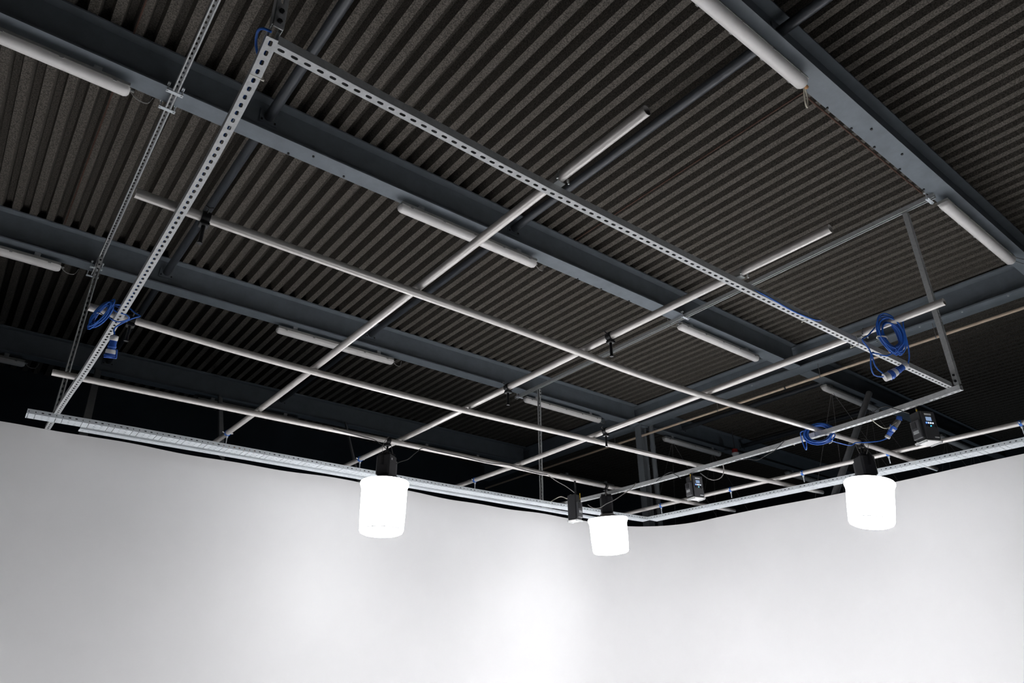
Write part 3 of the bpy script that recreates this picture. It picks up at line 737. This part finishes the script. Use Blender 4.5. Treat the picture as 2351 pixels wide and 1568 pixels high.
def yP3(x_, dy=-.031): return yat(P3, x_) + dy
cable('lamp_cable', [(3.70, 6.74, 3.775), (3.75, 6.72, 3.81), (3.84, 6.73, 3.85), (3.95, 6.76, 3.95), (4.05, 6.765, 4.03), (4.2, 6.768, 4.03), (4.6, yP3(4.6), 4.03), (5.0, yP3(5.0), 4.02), (5.3, yP3(5.3), 4.045), (5.5, yP3(5.5), 4.03), (5.8, yP3(5.8), 4.02), (5.95, yP3(5.95), 4.03)], .005, 'blackcable', 'black cable from the left lantern along the far pipe')
cable('lamp_cable', [(3.6, 6.775, 3.93), (3.45, 6.78, 4.01), (3.2, yP3(3.2), 4.03), (2.95, yP3(2.95), 4.045)], .004, 'blackcable', 'thin black cable on the far pipe, left of the left lantern')
cable('lamp_cable', [(5.98, yP3(5.98), 4.02), (6.1, 6.77, 3.97), (6.25, 6.74, 3.91), (6.37, 6.72, 3.845)], .005, 'greycable', 'grey cable dropping from the far pipe to the side-on control box')
cable('lamp_cable', [(6.55, 6.66, 3.70), (6.60, 6.62, 3.655), (6.68, 6.58, 3.66), (6.78, 6.55, 3.72), (6.90, 6.52, 3.78), (7.05, 6.47, 3.88), (7.16, 6.40, 3.965), (7.20, 6.38, 4.03), (7.24, 6.40, 4.025)], .005, 'greycable', 'grey cable sagging from the side-on control box to the right channel')
cable('mains_cable', [(7.09, 8.15, 4.028), (6.9, 7.6, 4.03), (6.68, 7.2, 3.9), (6.5, 6.95, 3.87), (6.42, 6.82, 3.838)], .007, 'creamcable', 'cream cable arching to the top of the side-on control box')
cable('lamp_cable', [(7.20, 5.30, 3.93), (7.24, 5.22, 3.85), (7.29, 5.16, 3.83), (7.34, 5.10, 3.86), (7.35, 5.06, 3.93), (7.30, 5.03, 4.02), (7.23, 5.03, 4.03)], .006, 'greycable', 'grey cable loop beside the control box above the wall corner')
cable('lamp_cable', [(7.22, 5.62, 3.935), (7.16, 5.68, 4.0), (7.17, 5.72, 4.035), (7.19, 5.85, 4.03), (7.18, 6.0, 3.97)], .005, 'blackcable', 'black cable loop left of the control box above the wall corner')
cable('lamp_cable', [(7.03, 2.66, 3.92), (6.99, 2.78, 4.0), (7.02, 2.86, 4.05), (7.05, 2.98, 4.045), (7.08, 3.04, 4.028)], .005, 'blackcable', 'black cable loop over the right channel, left of the nearest control box')
cable('lamp_cable', [(7.05, 3.04, 3.975), (7.14, 3.02, 3.92), (7.40, 3.06, 3.95), (7.70, 3.10, 4.07), (7.79, 3.10, 4.11)], .004, 'creamcable', 'thin cream cable hanging from the right channel to the plug')
cable('lamp_cable', [(7.13, 4.05, 4.03), (7.16, 4.2, 3.96), (7.20, 4.35, 3.94), (7.23, 4.5, 3.92), (7.24, 4.62, 3.96), (7.20, 4.78, 3.97)], .004, 'blackcable', 'thin black cable drooping under the right channel, left of the splice cover')
cable('lamp_cable', [(7.88, 3.55, 4.0), (7.93, 3.50, 3.86), (7.99, 3.52, 3.78), (8.03, 3.55, 3.74)], .004, 'blackcable', 'thin black cable down to the head of the right lantern')

def cable_tie(c, w, h, rot, label):
    c = V(c); pts = [c + rot @ V((a * w / 2, 0, b * h / 2)) for a, b in ((-1, -1), (1, -1), (1, 1), (-1, 1))]
    m_ = MB(); m_.tube(pts, .0028, 6, closed=True); m_.bbox(c + rot @ V((w / 2 + .004, 0, -h / 2)), (.012, .008, .008), rot, b=.001)
    o = m_.build('cable_tie', 'tie', origin=c); tag(o, label, 'cable tie'); return o
I3 = Matrix.Identity(3)
cable_tie((.532, 2.44, ZA), .050, .050, I3, 'pale cable tie around the left channel near the top corner')
cable_tie((.567, 5.60, ZA), .050, .050, I3, 'pale cable tie around the left channel beside the blue socket')
cable_tie((4.62, 2.285, ZB), .057, .057, Matrix.Rotation(math.pi / 2, 3, 'Z'), 'pale cable tie around the near channel and blue cable')
cable_tie((5.30, 2.272, ZB - .010), .058, .078, Matrix.Rotation(math.pi / 2, 3, 'Z'), 'pale cable tie around the near channel under the right coil')
cable_tie((7.165, 3.99, ZA), .052, .055, I3, 'pale cable tie around the splice cover of the right channel')
o = MB().box((2.32, 7.86, 3.96), (.42, .05, .02), Matrix.Rotation(.02, 3, 'Z')).build('timber_batten', 'orange', origin=(2.32, 7.86, 3.95)); tag(o, 'short raw timber batten lying in the left tray', 'batten')

# ================================================================== CAMERA
yaw, pitch, roll, F = 0.671377929, 0.450940772, -0.00750458479, 1614.46795
f = V((math.sin(yaw) * math.cos(pitch), math.cos(yaw) * math.cos(pitch), math.sin(pitch)))
r0 = V((math.cos(yaw), -math.sin(yaw), 0)); u0 = r0.cross(f)
r = r0 * math.cos(roll) + u0 * math.sin(roll); u = -r0 * math.sin(roll) + u0 * math.cos(roll)
cam = bpy.data.cameras.new('camera'); co = bpy.data.objects.new('camera', cam); COL.objects.link(co)
cam.sensor_fit = 'HORIZONTAL'; cam.sensor_width = 36; cam.lens = 36 * F / 2351; cam.clip_start = .05; cam.clip_end = 100
mw = Matrix((r, u, -f)).transposed().to_4x4(); mw.translation = V((0, 0, 1.6)); co.matrix_world = mw
sc.camera = co

# ================================================================== LANTERN BEAMS AND ADDED FILL LIGHTS (fill beams out of view, at lantern height)
# the lamp heads above the lanterns throw most of their light straight down through the base
for nm, p, e in (('lantern_beam', (3.625, 6.80, 3.0), 290), ('lantern_beam', (6.99, 6.80, 3.11), 290), ('lantern_beam', (7.92, 3.64, 3.07), 290),
                 ('fill_beam', (4.6, -.2, 3.2), 230), ('fill_beam', (-1.3, 6.7, 3.3), 235)):  # this row: unseen fill spots added to brighten the walls and roof
    L = bpy.data.lights.new(nm, 'SPOT'); L.spot_size = math.radians(100); L.spot_blend = .85; L.energy = e; L.shadow_soft_size = .2; L.color = LC
    lo = bpy.data.objects.new(nm, L); lo.location = p; COL.objects.link(lo)

# dim fill lights added in the spaces behind the white walls, no visible lamps
for nm, p, e in (('next_bay_fill', (14.5, 4.5, 1.8), 15), ('rear_gap_fill', (4.5, 11.2, 1.2), 7)):
    L = bpy.data.lights.new(nm, 'POINT'); L.energy = e; L.shadow_soft_size = .3; L.color = (.75, .88, 1)
    lo = bpy.data.objects.new(nm, L); lo.location = p; COL.objects.link(lo)

# ================================================================== WORLD, VIEW
w = bpy.data.worlds.new('world'); sc.world = w; w.use_nodes = True
w.node_tree.nodes['Background'].inputs['Color'].default_value = (.5, .6, .8, 1)
w.node_tree.nodes['Background'].inputs['Strength'].default_value = 0.0
sc.view_settings.view_transform = 'Standard'; sc.view_settings.look = 'None'
sc.view_settings.gamma = 1; sc.view_settings.exposure = 2.05; sc.view_settings.use_curve_mapping = False
try:
    sc.cycles.use_denoising = True
    sc.cycles.max_bounces = 10; sc.cycles.diffuse_bounces = 6; sc.cycles.sample_clamp_indirect = 10
except Exception: pass
